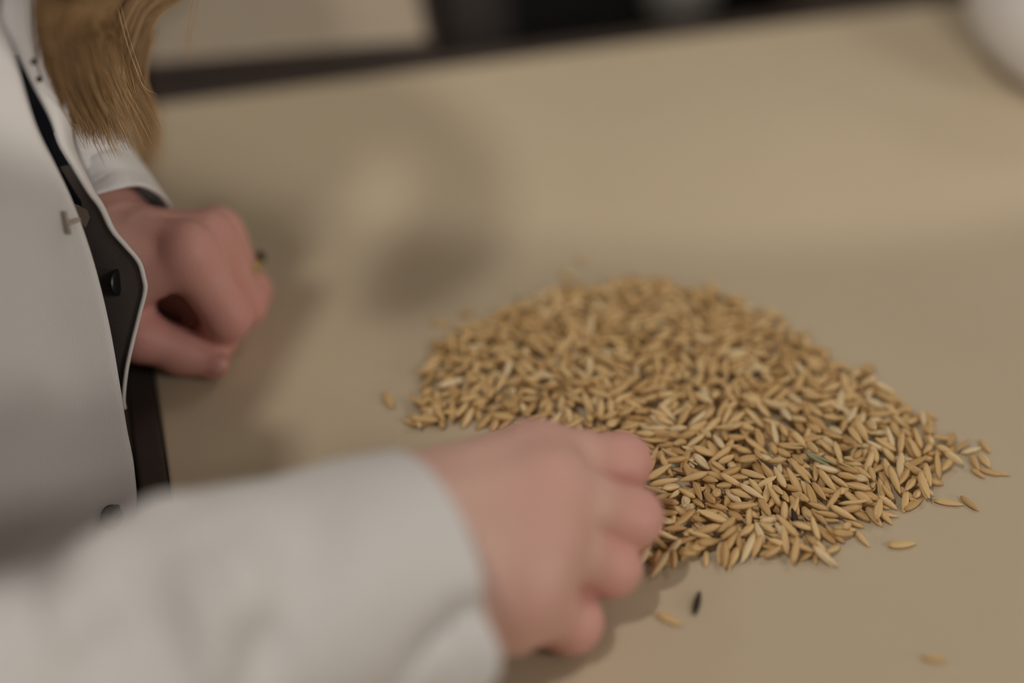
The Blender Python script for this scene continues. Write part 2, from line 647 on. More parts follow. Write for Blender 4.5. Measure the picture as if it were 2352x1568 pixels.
def toward(a, b, f):
    return np.asarray(a) + (np.asarray(b) - np.asarray(a)) * f


# near (right) hand -------------------------------------------------
ELBOW_R = W(-0.245, 0.362, 0.062)
R_W = T(800, 1318, 0.046)
r_index = [(T(1228, 1058, 0.050), .0120), (T(1424, 1064, 0.037), .0096)]
r_middle = [(T(1252, 1122, 0.055), .0118), (T(1448, 1190, 0.034), .0098)]
r_ring = [(T(1232, 1232, 0.049), .0112), (T(1402, 1304, 0.022), .0093)]
r_pinky = [(T(1186, 1350, 0.038), .0112), (T(1308, 1428, 0.0125), .0101)]


def curl(f, d1, d2, r1, r2):
    p = f[-1][0]
    return f + [(p + np.array(d1), r1), (p + np.array(d1) + np.array(d2), r2)]


r_index = curl(r_index, (-.003, -.003, -.0215), (-.013, -.006, -.0065), .0086, .0072)
r_middle = curl(r_middle, (-.011, .003, -.0165), (-.014, .000, -.0060), .0088, .0075)
r_ring = curl(r_ring, (-.018, .005, -.0085), (-.013, .003, -.0035), .0083, .0072)
r_pinky = curl(r_pinky, (-.014, .003, -.0028), (-.012, .002, -.0012), .0082, .0072)
r_thumb = [(T(1010, 1150, 0.036), .0155), (T(1200, 1090, 0.028), .0135), (T(1330, 1075, 0.018), .0105), (T(1415, 1100, 0.010), .0082)]


r_mid = {id(r_index): (T(1328, 1054, .0470), .0098), id(r_middle): (T(1352, 1154, .0475), .0098), id(r_ring): (T(1322, 1268, .0375), .0094), id(r_pinky): (T(1250, 1388, .0270), .0098)}


def right_hand(P):
    palm = cone(P, R_W, ELBOW_R, .027, .028)
    wi, wm, wr, wp = T(800, 1215, .051), T(800, 1290, .053), T(805, 1345, .048), T(820, 1390, .040)
    for w, f, r0, r1 in ((wi, r_index, .020, .0142), (wm, r_middle, .018, .0146), (wr, r_ring, .018, .0142), (wp, r_pinky, .0175, .0138)):
        palm = smin(palm, cone(P, w, f[0][0] - np.array([0, 0, .004]), r0, r1), .020)
    palm = smin(palm, cone(P, T(900, 1400, .026), r_pinky[0][0] - np.array([.004, 0, .013]), .018, .015), .012)
    palm = smin(palm, cone(P, T(950, 1200, .03), toward(r_index[0][0], r_middle[0][0], .3) - np.array([.005, 0, .018]), .020, .013), .012)
    for w0, w1, f0, f1 in ((wi, wm, r_index, r_middle), (wm, wr, r_middle, r_ring), (wr, wp, r_ring, r_pinky)):
        palm = smin(palm, cone(P, (w0 + w1) / 2, (f0[0][0] + f1[0][0]) / 2 - np.array([.006, 0, .003]), .018, .0135), .014)
    for f in (r_index, r_middle, r_ring, r_pinky):           # knuckles and tendons
        palm = smin(palm, ball(P, f[0][0] + np.array([0.002, 0, .0014]), .0108), .010)
        palm = smin(palm, cone(P, toward(R_W, f[0][0], .45) + np.array([0, 0, .0165]), f[0][0] + np.array([0, 0, .008]), .002, .0035), .008)
    F = None
    for f in (r_index, r_middle, r_ring, r_pinky):
        d = seg_chain(P, f, .005)
        d = smin(d, ball(P, f[1][0] + np.array([.0010, 0, .0012]), f[1][1]), .004)
        mp, mr = r_mid[id(f)]                                # the proximal bone arches a little above the straight line
        d = smin(smin(d, cone(P, f[0][0], mp, f[0][1], mr), .004), cone(P, mp, f[1][0], mr, f[1][1]), .004)
        F = d if F is None else smin(F, d, .0004)
    D = smin(palm, F, .005)
    th = seg_chain(P, r_thumb, .006)
    return smin(D, th, .005)


# far (left) hand ---------------------------------------------------
ELBOW_L = W(-0.285, 0.80, 0.11)
L_W = T(232, 592, 0.047)
l_index = [(T(428, 580, .058), .0114), (T(522, 722, .029), .0096), (T(502, 770, .012), .0083), (T(456, 784, .0085), .0070)]
l_middle = [(T(476, 552, .052), .0112), (T(560, 698, .0175), .0090), (T(520, 742, .010), .0080), (T(450, 742, .012), .0068)]
l_ring = [(T(496, 540, .040), .0108), (T(573, 668, .0105), .0086), (T(530, 706, .009), .0078), (T(440, 716, .012), .0068)]
l_pinky = [(T(500, 545, .026), .0102), (T(560, 640, .0085), .0078), (T(520, 668, .008), .0070), (T(440, 690, .010), .0064)]
l_thumb = [(T(255, 690, .030), .0135), (T(315, 768, .021), .0104), (T(415, 806, .0115), .0088), (T(490, 832, .0082), .0068)]


def left_hand(P):
    palm = cone(P, L_W, ELBOW_L, .026, .032)
    wi, wm, wr, wp = T(260, 610, .050), T(270, 585, .052), T(275, 570, .040), T(280, 565, .028)
    for w, f, r0, r1 in ((wi, l_index, .015, .0118), (wm, l_middle, .015, .0118), (wr, l_ring, .015, .0120), (wp, l_pinky, .0150, .0125)):
        palm = smin(palm, cone(P, w, f[0][0] - np.array([0, 0, .003]), r0, r1), .010)
    for f in (l_index, l_middle, l_ring):
        palm = smin(palm, ball(P, f[0][0] + np.array([0.001, -.001, .0025]), .0096), .004)
        palm = smin(palm, cone(P, toward(L_W, f[0][0], .45) + np.array([0, 0, .016]), f[0][0] + np.array([0, 0, .008]), .002, .0038), .007)
    F = None
    for f in (l_index, l_middle, l_ring, l_pinky):
        d = seg_chain(P, f, .004)
        F = d if F is None else smin(F, d, .0006)
    D = smin(palm, F, .004)
    th = seg_chain(P, l_thumb, .005)
    palm = smin(palm, cone(P, T(300, 640, .022), T(455, 688, .018), .013, .010), .008)
    D = smin(palm, F, .004)
    th = smin(th, cone(P, l_thumb[0][0], toward(l_index[0][0], L_W, .72) - np.array([0, 0, .012]), .011, .010), .010)
    # thumb nail, a hair proud of the finger
    nd = (l_thumb[3][0] - l_thumb[2][0]); nd /= np.linalg.norm(nd)
    D = smin(D, th, .004)
    return D


def hand_mesh(fn, pts, res, pad=.03):
    A = np.array(pts)
    lo, hi = A.min(0) - pad, A.max(0) + pad
    v, f = surface_net(fn, lo, hi, res)
    return relax(v, f, 2, .45), f


rh_pts = [p for fg in (r_index, r_middle, r_ring, r_pinky, r_thumb) for p, r in fg] + [T(640, 1370, .05)]
lh_pts = [p for fg in (l_index, l_middle, l_ring, l_pinky, l_thumb) for p, r in fg] + [T(110, 470, .06)]
v_r, f_r = hand_mesh(right_hand, rh_pts, .00115)
v_l, f_l = hand_mesh(left_hand, lh_pts, .00125)

HIP = W(-0.46, 0.57, -0.20)
CHEST = W(-0.32, 0.57, 0.12)
NECK = W(-0.320, 0.57, 0.335)
HEAD = W(-0.290, 0.575, 0.465)
SH_R, SH_L = W(-0.215, 0.41, 0.275), W(-0.215, 0.73, 0.275)


def body_core(P):
    back = np.array([-.03, 0, 0])
    d = cone(P, HIP, CHEST + back, .092, .080)
    d = smin(d, cone(P, CHEST + back, NECK - np.array([0, 0, .05]), .080, .062), .05)
    d = smin(d, cone(P, SH_R + np.array([-.05, .01, -.03]), SH_L + np.array([-.05, -.01, -.03]), .040, .040), .03)
    d = smin(d, cone(P, NECK, toward(NECK, HEAD, .7), .048, .045), .03)
    d = smin(d, cone(P, SH_R, ELBOW_R, .045, .030), .03)
    d = smin(d, cone(P, ELBOW_R, toward(ELBOW_R, R_W, .5), .030, .027), .02)
    d = smin(d, cone(P, SH_L, ELBOW_L, .045, .036), .03)
    d = smin(d, cone(P, ELBOW_L, toward(ELBOW_L, L_W, .5), .036, .030), .02)
    # head: skull, jaw, nose, brow, lips, ears; the face looks down at the table
    fw = np.array([0.80, -0.05, -0.60]); fw /= np.linalg.norm(fw)
    up = np.array([0.60, 0.0, 0.80]); up -= fw * (up @ fw); up /= np.linalg.norm(up)
    sd = np.cross(up, fw)

    def hp(f, s, u):
        return HEAD + fw * f + sd * s + up * u
    q = P - HEAD
    L = np.stack([q @ fw, q @ sd, q @ up], 1).astype(np.float32)
    h = ball(L, (-.012, 0, .025), (.095, .075, .088))
    h = smin(h, cone(P, hp(.045, 0, -.02), hp(.06, 0, -.085), .052, .026), .04)
    h = smin(h, cone(P, hp(.082, 0, .015), hp(.102, 0, -.030), .009, .012), .010)
    h = smin(h, cone(P, hp(.070, -.035, .02), hp(.070, .035, .02), .014, .014), .012)
    h = smin(h, cone(P, hp(.086, -.016, -.057), hp(.086, .016, -.057), .006, .006), .006)
    for s in (-1, 1):
        h = smin(h, ball(P, hp(.072, s * .030, .004), .012), .003)
        h = smin(h, ball(L, (-.005, s * .076, -.01), (.020, .008, .030)), .008)
    d = smin(d, h, .03)
    for s in (-1, 1):
        k = W(-0.02, 0.57 + s * .09, -0.22)
        a = W(-0.03, 0.57 + s * .09, -0.68)
        d = smin(d, cone(P, HIP + np.array([0, s * .08, 0]), k, .075, .055), .04)
        d = smin(d, cone(P, k, a, .055, .036), .02)
        d = smin(d, cone(P, a + np.array([-.03, 0, -.035]), a + np.array([.12, s * .02, -.045]), .034, .024), .03)
    return d


v_b, f_b = surface_net(body_core, (-0.62, 0.30, 0.0), (0.16, 0.90, TZ + .62), .0085)
v_b = relax(v_b, f_b, 1, .4)
allv = np.vstack([v_b, v_r, v_l])
allf = np.vstack([f_b, f_r + len(v_b), f_l + len(v_b) + len(v_r)])


def join_wrist(v_h, f_h, base, v_b):
    """close the open forearm end of a hand onto the arm of the body"""
    e = np.concatenate([f_h[:, [i, (i + 1) % 4]] for i in range(4)])
    key = {}
    for a, b in e:
        k = (min(a, b), max(a, b))
        key[k] = None if k in key else (a, b)
    out = []
    for k, ab in key.items():
        if ab is None:
            continue
        a, b = ab
        n = int(np.argmin(((v_b - (v_h[a] + v_h[b]) / 2) ** 2).sum(1)))
        out.append((int(b) + base, int(a) + base, n))
    return out


links = join_wrist(v_r, f_r, len(v_b), v_b) + join_wrist(v_l, f_l, len(v_b) + len(v_r), v_b)
person = mesh_obj('person', allv, [tuple(q) for q in allf] + links, M_SKIN)
tag(person, 'person in a white coat leaning over the table, one hand in the oat grains', 'person')
flush = np.zeros(len(allv))
for fg in (r_index, r_middle, r_ring, r_pinky, r_thumb, l_index, l_middle, l_ring, l_pinky, l_thumb):
    for k, (p, r) in enumerate(fg):
        amp, s = ((.70, .013), (.85, .015), (.7, .012), (.8, .010))[k]
        flush = np.maximum(flush, amp * np.exp(-((allv - p) ** 2).sum(1) / (2 * s * s)))
nb = len(v_b) + len(v_r)
flush[nb:] = .45 + .55 * flush[nb:]                            # the far hand is redder all over
set_attr(person, 'flush', flush)
set_attr(person, 'nail', np.zeros(len(allv)))

# thumb nail of the far hand
ti, tt = l_thumb[2][0], l_thumb[3][0]
td = (tt - ti) / np.linalg.norm(tt - ti)
vd = (CAM - tt) / np.linalg.norm(CAM - tt)
nn = vd * 0.55 + np.array([0.15, -0.35, 0.35])
nn = nn - td * (nn @ td)
nn /= np.linalg.norm(nn)
bb = np.cross(td, nn)
nv_ = []
for i in range(11):
    for j in range(9):
        s = (j / 8 - .5) * 2
        t = i / 10
        hwid = .0044 * (1 - abs(2 * t - 1) ** 4 * .35)
        ang = s * 0.72
        rr = .0071
        nv_.append(tt + td * (-.0035 + t * .0100) + bb * (hwid * s) + nn * (rr * math.cos(ang) - .0004 - .0020 * t ** 3))
nail = mesh_obj('thumb_nail', nv_, grid_faces(11, 9), None, person)
solidify(nail, .0006, 0)
M_NAIL = noisy('nail', (0.58, 0.27, 0.24), (0.62, 0.31, 0.27), 60, 0.3, spec=0.5)
nail.data.materials.append(M_NAIL)

# finger ring on the far hand
rc = T(583, 622, .030)
ra = (l_ring[1][0] - l_ring[0][0]); ra /= np.linalg.norm(ra)
rp = toward(l_ring[0][0], l_ring[1][0], .62)
rm = Matrix.Translation(Vector(rp)) @ Vector(ra).to_track_quat('Z', 'Y').to_matrix().to_4x4()
ring = lathe('finger_ring', [(.0099, -.0016), (.0112, -.0012), (.0114, 0), (.0112, .0012), (.0099, .0016)], M_GOLD, person, 32, rm)
ring['label'] = 'gold ring with a dark stone on the far hand'
sd_ = np.array([0.72, 0.35, 0.45]); sd_ -= ra * (sd_ @ ra); sd_ /= np.linalg.norm(sd_)
sm = Matrix.Translation(Vector(rp + sd_ * .0112)) @ Vector(sd_).to_track_quat('Z', 'Y').to_matrix().to_4x4()
lathe('stone', [(.0020, -.001), (.0028, .0005), (.0020, .0018), (.0006, .0022)], M_STONE, ring, 10, sm)

# trousers and dark shirt ---------------------------------------------
def shirt_fn(P):
    back = np.array([-.03, 0, 0])
    d = cone(P, HIP, CHEST + back, .100, .088)
    d = smin(d, cone(P, CHEST + back, NECK - np.array([0, 0, .05]), .088, .072), .05)
    d = smin(d, cone(P, SH_R + np.array([-.03, .02, -.01]), SH_L + np.array([-.03, -.02, -.01]), .046, .046), .03)
    return np.maximum(d, -cone(P, NECK, HEAD, .052, .06))


v, f = surface_net(shirt_fn, (-0.66, 0.30, TZ - .36), (-0.12, 0.86, TZ + .40), .008)
shirt = mesh_obj('shirt', relax(v, f, 2), f, M_SHIRT, person)
shirt['label'] = 'dark navy shirt under the white coat'


def trouser_fn(P):
    d = None
    for s in (-1, 1):
        k = W(-0.02, 0.57 + s * .09, -0.22)
        a = W(-0.03, 0.57 + s * .09, -0.64)
        c = smin(cone(P, HIP + np.array([0, s * .08, -.01]), k, .090, .068), cone(P, k, a, .066, .052), .03)
        d = c if d is None else smin(d, c, .03)
    return smin(d, ball(P, HIP, (.14, .17, .11)), .05)


v, f = surface_net(trouser_fn, (-0.66, 0.36, .06), (0.12, 0.80, TZ - .05), .010)
mesh_obj('trousers', relax(v, f, 2), f, M_TROUSER, person)['label'] = 'dark trousers'

# white coat ------------------------------------------------------------
E_PX = [(310, 1190, .765), (309, 1080, .765), (291, 980, .762), (275, 880, .760), (250, 740, .755), (215, 600, .750), (170, 470, .742),
        (128, 380, .735), (80, 280, .728), (36, 130, .718), (4, 0, .705)]
E_W = [U(*e) for e in E_PX]
rows = [(W(-0.190, 0.515, -0.135), 1.06), (W(-0.175, 0.513, -0.09), 1.03), (W(-0.156, 0.512, -0.04), 1.0)] + [(e, 1.0) for e in E_W] \
    + [(W(-0.150, 0.565, 0.235), .96), (W(-0.152, 0.56, 0.30), .80), (W(-0.235, 0.57, 0.345), .45), (W(-0.255, 0.57, 0.375), .40)]
ctrl = []
for k, (e, w) in enumerate(rows):
    lean = np.clip((e[2] - TZ) / .35, -1, 1)
    cx = -0.36 + 0.07 * lean
    z = e[2]
    row = [e, e + (-.018, -.016, 0), e + (-.050, -.052, 0), e + (-.085, -.10 * w, 0),
           np.array([cx + .02, .57 - .185 * w, z]), np.array([cx - .10, .57 - .15 * w, z]), np.array([cx - .155 * w, .57, z]), np.array([cx - .10, .57 + .15 * w, z]),
           np.array([cx + .02, .57 + .185 * w, z]), e + (-.09, .13 * w, 0), e + (-.085, .095, 0)]
    if z > TZ + .2:
        row[1:4] = [e + (-.008, -.028, 0), e + (-.022, -.072 * w, 0), e + (-.050, -.118 * w, 0)]
    if z > TZ + .2:
        row[9:11] = [e + (-.050, .105 * w, 0), e + (-.010, .028, 0)]
    if w < .7:
        row[3] = toward(row[2], row[4], .5)
    ctrl.append(catmull(np.array(row), 90))
ctrl = np.array(ctrl)
NR = 110
grid = np.stack([catmull(ctrl[:, j], NR) for j in range(90)], 1)
# soft folds
for i in range(NR):
    for j in range(2, 88):
        p = grid[i, j]
        n = mnoise.noise(Vector((p[0] * 14, p[1] * 16, p[2] * 7))) * .004 * min(1, j / 8)
        grid[i, j] = p + np.array([.6, -.6, .0]) * n
coat = mesh_obj('lab_coat', grid.reshape(-1, 3), grid_faces(NR, 90), M_COAT, person)
solidify(coat, .0012, 1)
coat['label'] = 'white cotton lab coat'

# flap of the far front panel: facing with shade darkened into its colour, white outer edge
G_PX = [(-22, -30, .706), (12, 60, .715), (43, 128, .722), (78, 200, .728), (115, 272, .735), (135, 330, .738), (160, 373, .742), (200, 440, .748), (227, 476, .752), (254, 529, .756), (285, 565, .758),
        (316, 602, .760), (328, 640, .761), (331, 668, .762), (318, 722, .764), (301, 790, .766), (288, 850, .768), (281, 915, .770), (284, 940, .772)]
Gc = catmull(np.array([U(*g) for g in G_PX]), 90)
wid = np.interp(np.linspace(0, 18, 90), [0, 1, 2, 3, 4, 5, 6, 7, 8, 9, 11, 14, 18], [130, 115, 95, 72, 48, 32, 21, 14, 10, 8, 5, 4, 4])
ev = []
for i in range(90):
    x, y, d = proj(Gc[i])
    for s in np.linspace(0, 1, 8):
        bulge = math.sin(s * math.pi) * .0006 * 2
        ev.append(U(x + wid[i] * s, y - wid[i] * s * .25, d + .010 * s * s * min(wid[i], 34) / 30 - bulge))
edge = mesh_obj('placket_edge', ev, grid_faces(90, 8), M_COAT, coat)
solidify(edge, .0006, -1)
edge['label'] = 'white outer edge of the open coat front'
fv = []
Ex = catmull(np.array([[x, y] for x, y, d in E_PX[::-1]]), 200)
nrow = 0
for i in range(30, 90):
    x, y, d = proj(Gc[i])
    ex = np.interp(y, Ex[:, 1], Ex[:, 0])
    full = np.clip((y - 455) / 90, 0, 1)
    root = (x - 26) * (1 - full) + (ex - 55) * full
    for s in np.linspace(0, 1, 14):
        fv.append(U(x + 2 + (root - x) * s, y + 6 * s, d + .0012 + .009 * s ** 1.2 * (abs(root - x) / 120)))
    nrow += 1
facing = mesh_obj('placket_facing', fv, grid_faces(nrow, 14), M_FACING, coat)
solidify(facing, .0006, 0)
facing['label'] = 'inner facing of the open coat front, coloured dark grey for shade'


def disc_at(name, p, n, prof, mat, parent, seg=20):
    mtx = Matrix.Translation(Vector(p)) @ Vector(n).to_track_quat('Z', 'Y').to_matrix().to_4x4()
    return lathe(name, prof, mat, parent, seg, mtx)


SN = U(271, 648, .7657)
disc_at('snap', SN, (0.86, -0.36, 0.22), [(.0050, -.0003), (.0053, .0002), (.0048, .0007), (.0034, .0010), (.0012, .0011)], M_SNAP, facing, 28)['label'] = 'black snap button'
for (x, y, d) in ((77, 142, .7215), (90, 182, .7255)):
    disc_at('stud', U(x, y, d), CAM - U(x, y, d), [(.0010, -.0004), (.0012, .0003), (.0007, .0008)], M_BRONZE, edge, 12)
tp = [(172, 468), (200, 478), (206, 500), (197, 522), (186, 510)]
tv = [U(x, y, .756) for x, y in tp]
o = mesh_obj('inner_tab', tv, [tuple(range(5))], noisy('brown_tab_cloth', (0.20, 0.15, 0.115), (0.22, 0.17, 0.13), 60, 0.9), coat, smooth=False)
solidify(o, .001)
# snap on the near panel, just above the sleeve
sn = U(256, 1188, .7570)
snap2 = disc_at('hanging_snap', sn, (0.62, -0.55, 0.55), [(.0044, -.0006), (.0050, .0004), (.0042, .0016), (.0024, .0018), (.0016, .0006)], M_BRONZE, coat, 20)
snap2['label'] = 'bronze snap on the coat front just above the near sleeve'
loop = U(264, 1172, .7560)
disc_at('snap_post', loop, (0.4, -0.4, 0.9), [(.0016, -.003), (.0020, 0), (.0012, .004), (.0005, .006)], M_BRONZE, snap2, 12)
M_TAN = noisy('tan_snap_enamel', (0.40, 0.33, 0.27), (0.44, 0.37, 0.30), 200, 0.6)


def rod(name, a, b, r, mat, parent, n=10):
    a, b = Vector(a), Vector(b)
    L = (b - a).length
    mtx = Matrix.Translation(a) @ (b - a).to_track_quat('Z', 'Y').to_matrix().to_4x4()
    return lathe(name, [(r * .3, -r * .6), (r * .8, -r * .2), (r, r * .4), (r, L - r * .4), (r * .8, L + r * .2), (r * .3, L + r * .6)], mat, parent, n, mtx)


sp2 = rod('snap_plate', U(149, 487, .7392), U(160, 536, .7412), .0008, M_TAN, coat)
sp2['label'] = 'tan snap seen edge-on on the coat front'
rod('snap_post', U(156, 514, .7400), U(182, 504, .7432), .0008, M_TAN, sp2)
# dark shirt seen in the opening of the coat
sv2 = []
for y in np.linspace(128, 560, 40):
    ex = np.interp(y, Ex[:, 1], Ex[:, 0])
    gx_ = np.interp(y, [g[1] for g in G_PX], [g[0] for g in G_PX])
    d0 = np.interp(y, [0, 130, 380, 600], [.712, .727, .745, .762])
    for s_ in np.linspace(0, 1, 14):
        sv2.append(U(ex - 70 + (gx_ + (22 if y < 300 else -4) - ex + 70) * s_, y, d0 + .010 + .012 * (s_ - .4) ** 2))
o = mesh_obj('shirt_front', sv2, grid_faces(40, 14), M_SHIRT, shirt)
solidify(o, .002, 1)


def sleeve(name, spine, nu, nv, creases, parent, noise_amp=.0025, hem=.022, seed=0.0):
    """spine rows: x y z radius_side radius_up"""
    S = catmull(np.array(spine), nu)
    C = S[:, :3]
    tan = np.gradient(C, axis=0)
    tan /= np.linalg.norm(tan, axis=1)[:, None]
    V = np.zeros((nu, nv, 3))
    N = np.zeros((nu, nv, 3))
    acc = np.concatenate([[0], np.cumsum(np.linalg.norm(np.diff(C, axis=0), axis=1))])
    ref = np.array([0, 0.25, 1.0])
    for i in range(nu):
        sd = np.cross(tan[i], ref)
        sd /= np.linalg.norm(sd)
        up = np.cross(sd, tan[i])
        for j in range(nv):
            a = 2 * math.pi * j / nv
            n = sd * math.cos(a) + up * math.sin(a)
            p = C[i] + sd * math.cos(a) * S[i, 3] + up * math.sin(a) * S[i, 4]
            fade = min(1, acc[i] / .04)
            q = Vector((p[0] * 22 + seed, p[1] * 22, p[2] * 22))
            dsp = mnoise.noise(q) * noise_amp * (.4 + fade) + mnoise.noise(q * 2.3) * noise_amp * .3 * fade
            if abs(acc[i] - hem) < .0012:
                dsp -= .0005
            V[i, j] = p + n * dsp
            N[i, j] = n
    Vf, Nf = V.reshape(-1, 3), N.reshape(-1, 3)
    px, py, _ = proj(Vf.T.T) if False else (1176 + FPX * ((Vf - CAM) @ RT) / ((Vf - CAM) @ AX), 784 - FPX * ((Vf - CAM) @ UP) / ((Vf - CAM) @ AX), 0)
    face = ((CAM - Vf) * Nf).sum(1) > 0
    D = np.zeros(len(Vf))
    for line, sg, amp in creases:                            # folds run over the cloth through these surface points
        L = catmull(np.array(line, float), 14)
        pts = [Vf[np.argmin((px - x) ** 2 + (py - y) ** 2 + 1e9 * ~face)] for x, y in L]
        best = np.full(len(Vf), 9.0)
        tt_ = np.zeros(len(Vf))
        for k in range(13):
            a, b = pts[k], pts[k + 1]
            ba = b - a
            t = np.clip(((Vf - a) @ ba) / max(ba @ ba, 1e-9), 0, 1)
            dd = np.linalg.norm(Vf - a - t[:, None] * ba, axis=1)
            m_ = dd < best
            best[m_] = dd[m_]
            tt_[m_] = (k + t[m_]) / 13
        D += np.exp(-(best / sg) ** 2) * amp * np.sin(np.clip(tt_, .06, .94) * math.pi) ** .6
    V = (Vf + Nf * D[:, None]).reshape(V.shape)
    o = mesh_obj(name, V.reshape(-1, 3), grid_faces(nu, nv, True), M_COAT, parent)
    solidify(o, .0016, -1)
    return o


def row(p, a, b):
    return [*p, a, b]


R_SPINE = [row(T(962, 1330, .047), .0415, .0435), row(T(870, 1360, .050), .0420, .0440), row(T(700, 1420, .055), .0425, .0440), row(T(500, 1466, .060), .0435, .0445),
           row(T(300, 1556, .064), .0445, .0450), row(T(100, 1645, .066), .0445, .0445), row(T(-120, 1695, .070), .0455, .0455), row(ELBOW_R + (.015, -.005, .0), .050, .052),
           row(ELBOW_R + (-.022, .0, .035), .054, .056), row(toward(ELBOW_R, SH_R, .5) + (-.012, 0, 0), .060, .060), row(SH_R + (-.005, .01, .0), .066, .064), row(SH_R + (-.005, .07, .035), .060, .050)]


R_CREASE = [([(415, 1175), (455, 1260), (520, 1350)], .0052, -0.0077), ([(352, 1225), (375, 1330), (400, 1450), (425, 1620)], .0060, -0.0105),
            ([(385, 1170), (420, 1290), (470, 1460), (500, 1640)], .0085, 0.0077), ([(500, 1250), (570, 1340), (600, 1450)], .010, 0.0049),
            ([(1162, 1385), (1080, 1415), (990, 1470), (880, 1600)], .0058, -0.0084), ([(1168, 1450), (1120, 1500), (1020, 1620)], .0070, 0.0063),
            ([(660, 1410), (600, 1480), (530, 1600)], .0090, -0.0070), ([(95, 1290), (112, 1350), (125, 1400)], .0065, -0.0070),
            ([(330, 1400), (240, 1490), (140, 1610)], .0085, -0.0077), ([(40, 1480), (120, 1420), (200, 1400)], .010, 0.0056),
            ([(300, 1200), (230, 1290), (215, 1400)], .010, 0.0056), ([(690, 1130), (700, 1250), (660, 1360)], .012, -0.0035), ([(800, 1100), (840, 1260), (820, 1450)], .014, 0.0028)]
slr = sleeve('sleeve', R_SPINE, 150, 96, R_CREASE, coat, .0028)
slr['label'] = 'white coat sleeve of the near arm'
L_SPINE = [row(T(226, 582, .047), .0335, .0345), row(T(185, 530, .050), .034, .035), row(T(130, 462, .056), .0345, .0355), row(T(60, 370, .068), .036, .037),
           row(toward(T(60, 370, .068), ELBOW_L, .5), .041, .042), row(ELBOW_L, .046, .048), row(ELBOW_L + (-.012, -.01, .04), .052, .054),
           row(toward(ELBOW_L, SH_L, .5), .058, .058), row(SH_L + (-.005, 0, 0), .064, .062), row(SH_L + (-.005, -.06, .035), .058, .05)]
L_CREASE = [([(150, 330), (200, 390), (270, 430)], .0065, -.0045), ([(200, 330), (240, 390), (300, 440)], .008, .003)]
sll = sleeve('sleeve', L_SPINE, 110, 80, L_CREASE, coat, .0030, seed=4.0)
sll['label'] = 'white coat sleeve of the far arm'

# collar
cv = []
for i in range(40):
    a = math.radians(35 + 290 * i / 39)
    for k, (r, z) in enumerate(((.075, .0), (.078, .03), (.085, .045), (.10, .02), (.115, -.02))):
        cv.append(NECK + np.array([-.02 + r * math.cos(a) * 1.05, r * math.sin(a), z]))
solidify(mesh_obj('collar', cv, grid_faces(40, 5), M_COAT, coat), .0015)

# hair ------------------------------------------------------------------
def cap_fn(P):
    fw = np.array([0.80, -0.05, -0.60]); fw /= np.linalg.norm(fw)
    up = np.array([0.60, 0.0, 0.80]); up -= fw * (up @ fw); up /= np.linalg.norm(up)
    sd = np.cross(up, fw)
    q = P - HEAD
    L = np.stack([q @ fw, q @ sd, q @ up], 1).astype(np.float32)
    h = ball(L, (-.018, 0, .03), (.108, .088, .098))
    face = cone(P, HEAD + fw * .11 + up * -.01, HEAD + fw * .10 - up * .09, .062, .055)
    h = np.maximum(h, -face)
    for s in (-1, 1):
        h = smin(h, cone(P, HEAD + sd * .075 * s + up * .02, HEAD + np.array([.035, s * .062, -.16]), .030, .022), .02)
    h = smin(h, cone(P, HEAD - fw * .06, NECK + np.array([-.06, 0, -.02]), .07, .045), .03)
    return h


v, f = surface_net(cap_fn, HEAD - .30, HEAD + .22, .005)
hair = mesh_obj('hair', relax(v, f, 2), f, M_HAIR_CAP, person)
hair['label'] = 'long blond hair hanging forward over the coat'


def strands(name, locks, parent, seg=16):
    V, F, R = [], [], []
    for pts, spread0, spread1, n, rad, tone, stray in locks:
        base = catmull(np.array(pts), seg)
        tan = np.gradient(base, axis=0)
        tan /= np.linalg.norm(tan, axis=1)[:, None]
        for k in range(n):
            a = rng.uniform(0, 2 * math.pi)
            rr = math.sqrt(rng.uniform())
            off = np.array([math.cos(a) * rr, math.sin(a) * rr * .8])
            off2 = off + rng.normal(0, stray, 2)
            cut = rng.uniform(.90, 1.0) if rng.uniform() < .75 else rng.uniform(.6, .95)
            ph = rng.uniform(0, 6.28)
            tn = float(np.clip(tone + rng.normal(0, .22), 0, 1))
            r0 = rad * rng.uniform(.6, 1.3)
            m0 = len(V)
            for i in range(seg):
                t = i / (seg - 1) * cut
                x = t * (seg - 1)
                i0 = min(int(x), seg - 2)
                p = base[i0] + (base[i0 + 1] - base[i0]) * (x - i0)
                tg = tan[i0]
                sdv = np.cross(tg, AX); sdv /= np.linalg.norm(sdv)
                dpv = np.cross(sdv, tg)
                sp_ = spread0 * (1 - t) + spread1 * t
                o_ = off * (1 - t) + off2 * t
                wob = math.sin(ph + t * 5) * .0012 * t
                c = p + sdv * (o_[0] * sp_ + wob) + dpv * (o_[1] * sp_)
                rad_ = r0 * (1 if t < .8 * cut else max(.15, 1 - (t / cut - .8) / .2))
                for q in range(3):
                    an = q * 2.094
                    V.append(c + sdv * math.cos(an) * rad_ + dpv * math.sin(an) * rad_)
                    R.append(tn)
            for i in range(seg - 1):
                for q in range(3):
                    F.append((m0 + i * 3 + q, m0 + i * 3 + (q + 1) % 3, m0 + i * 3 + 3 + (q + 1) % 3, m0 + i * 3 + 3 + q))
    o = mesh_obj(name, V, F, M_HAIR, parent)
    set_attr(o, 'rnd', R)
    o['kind'] = 'stuff'
    return o


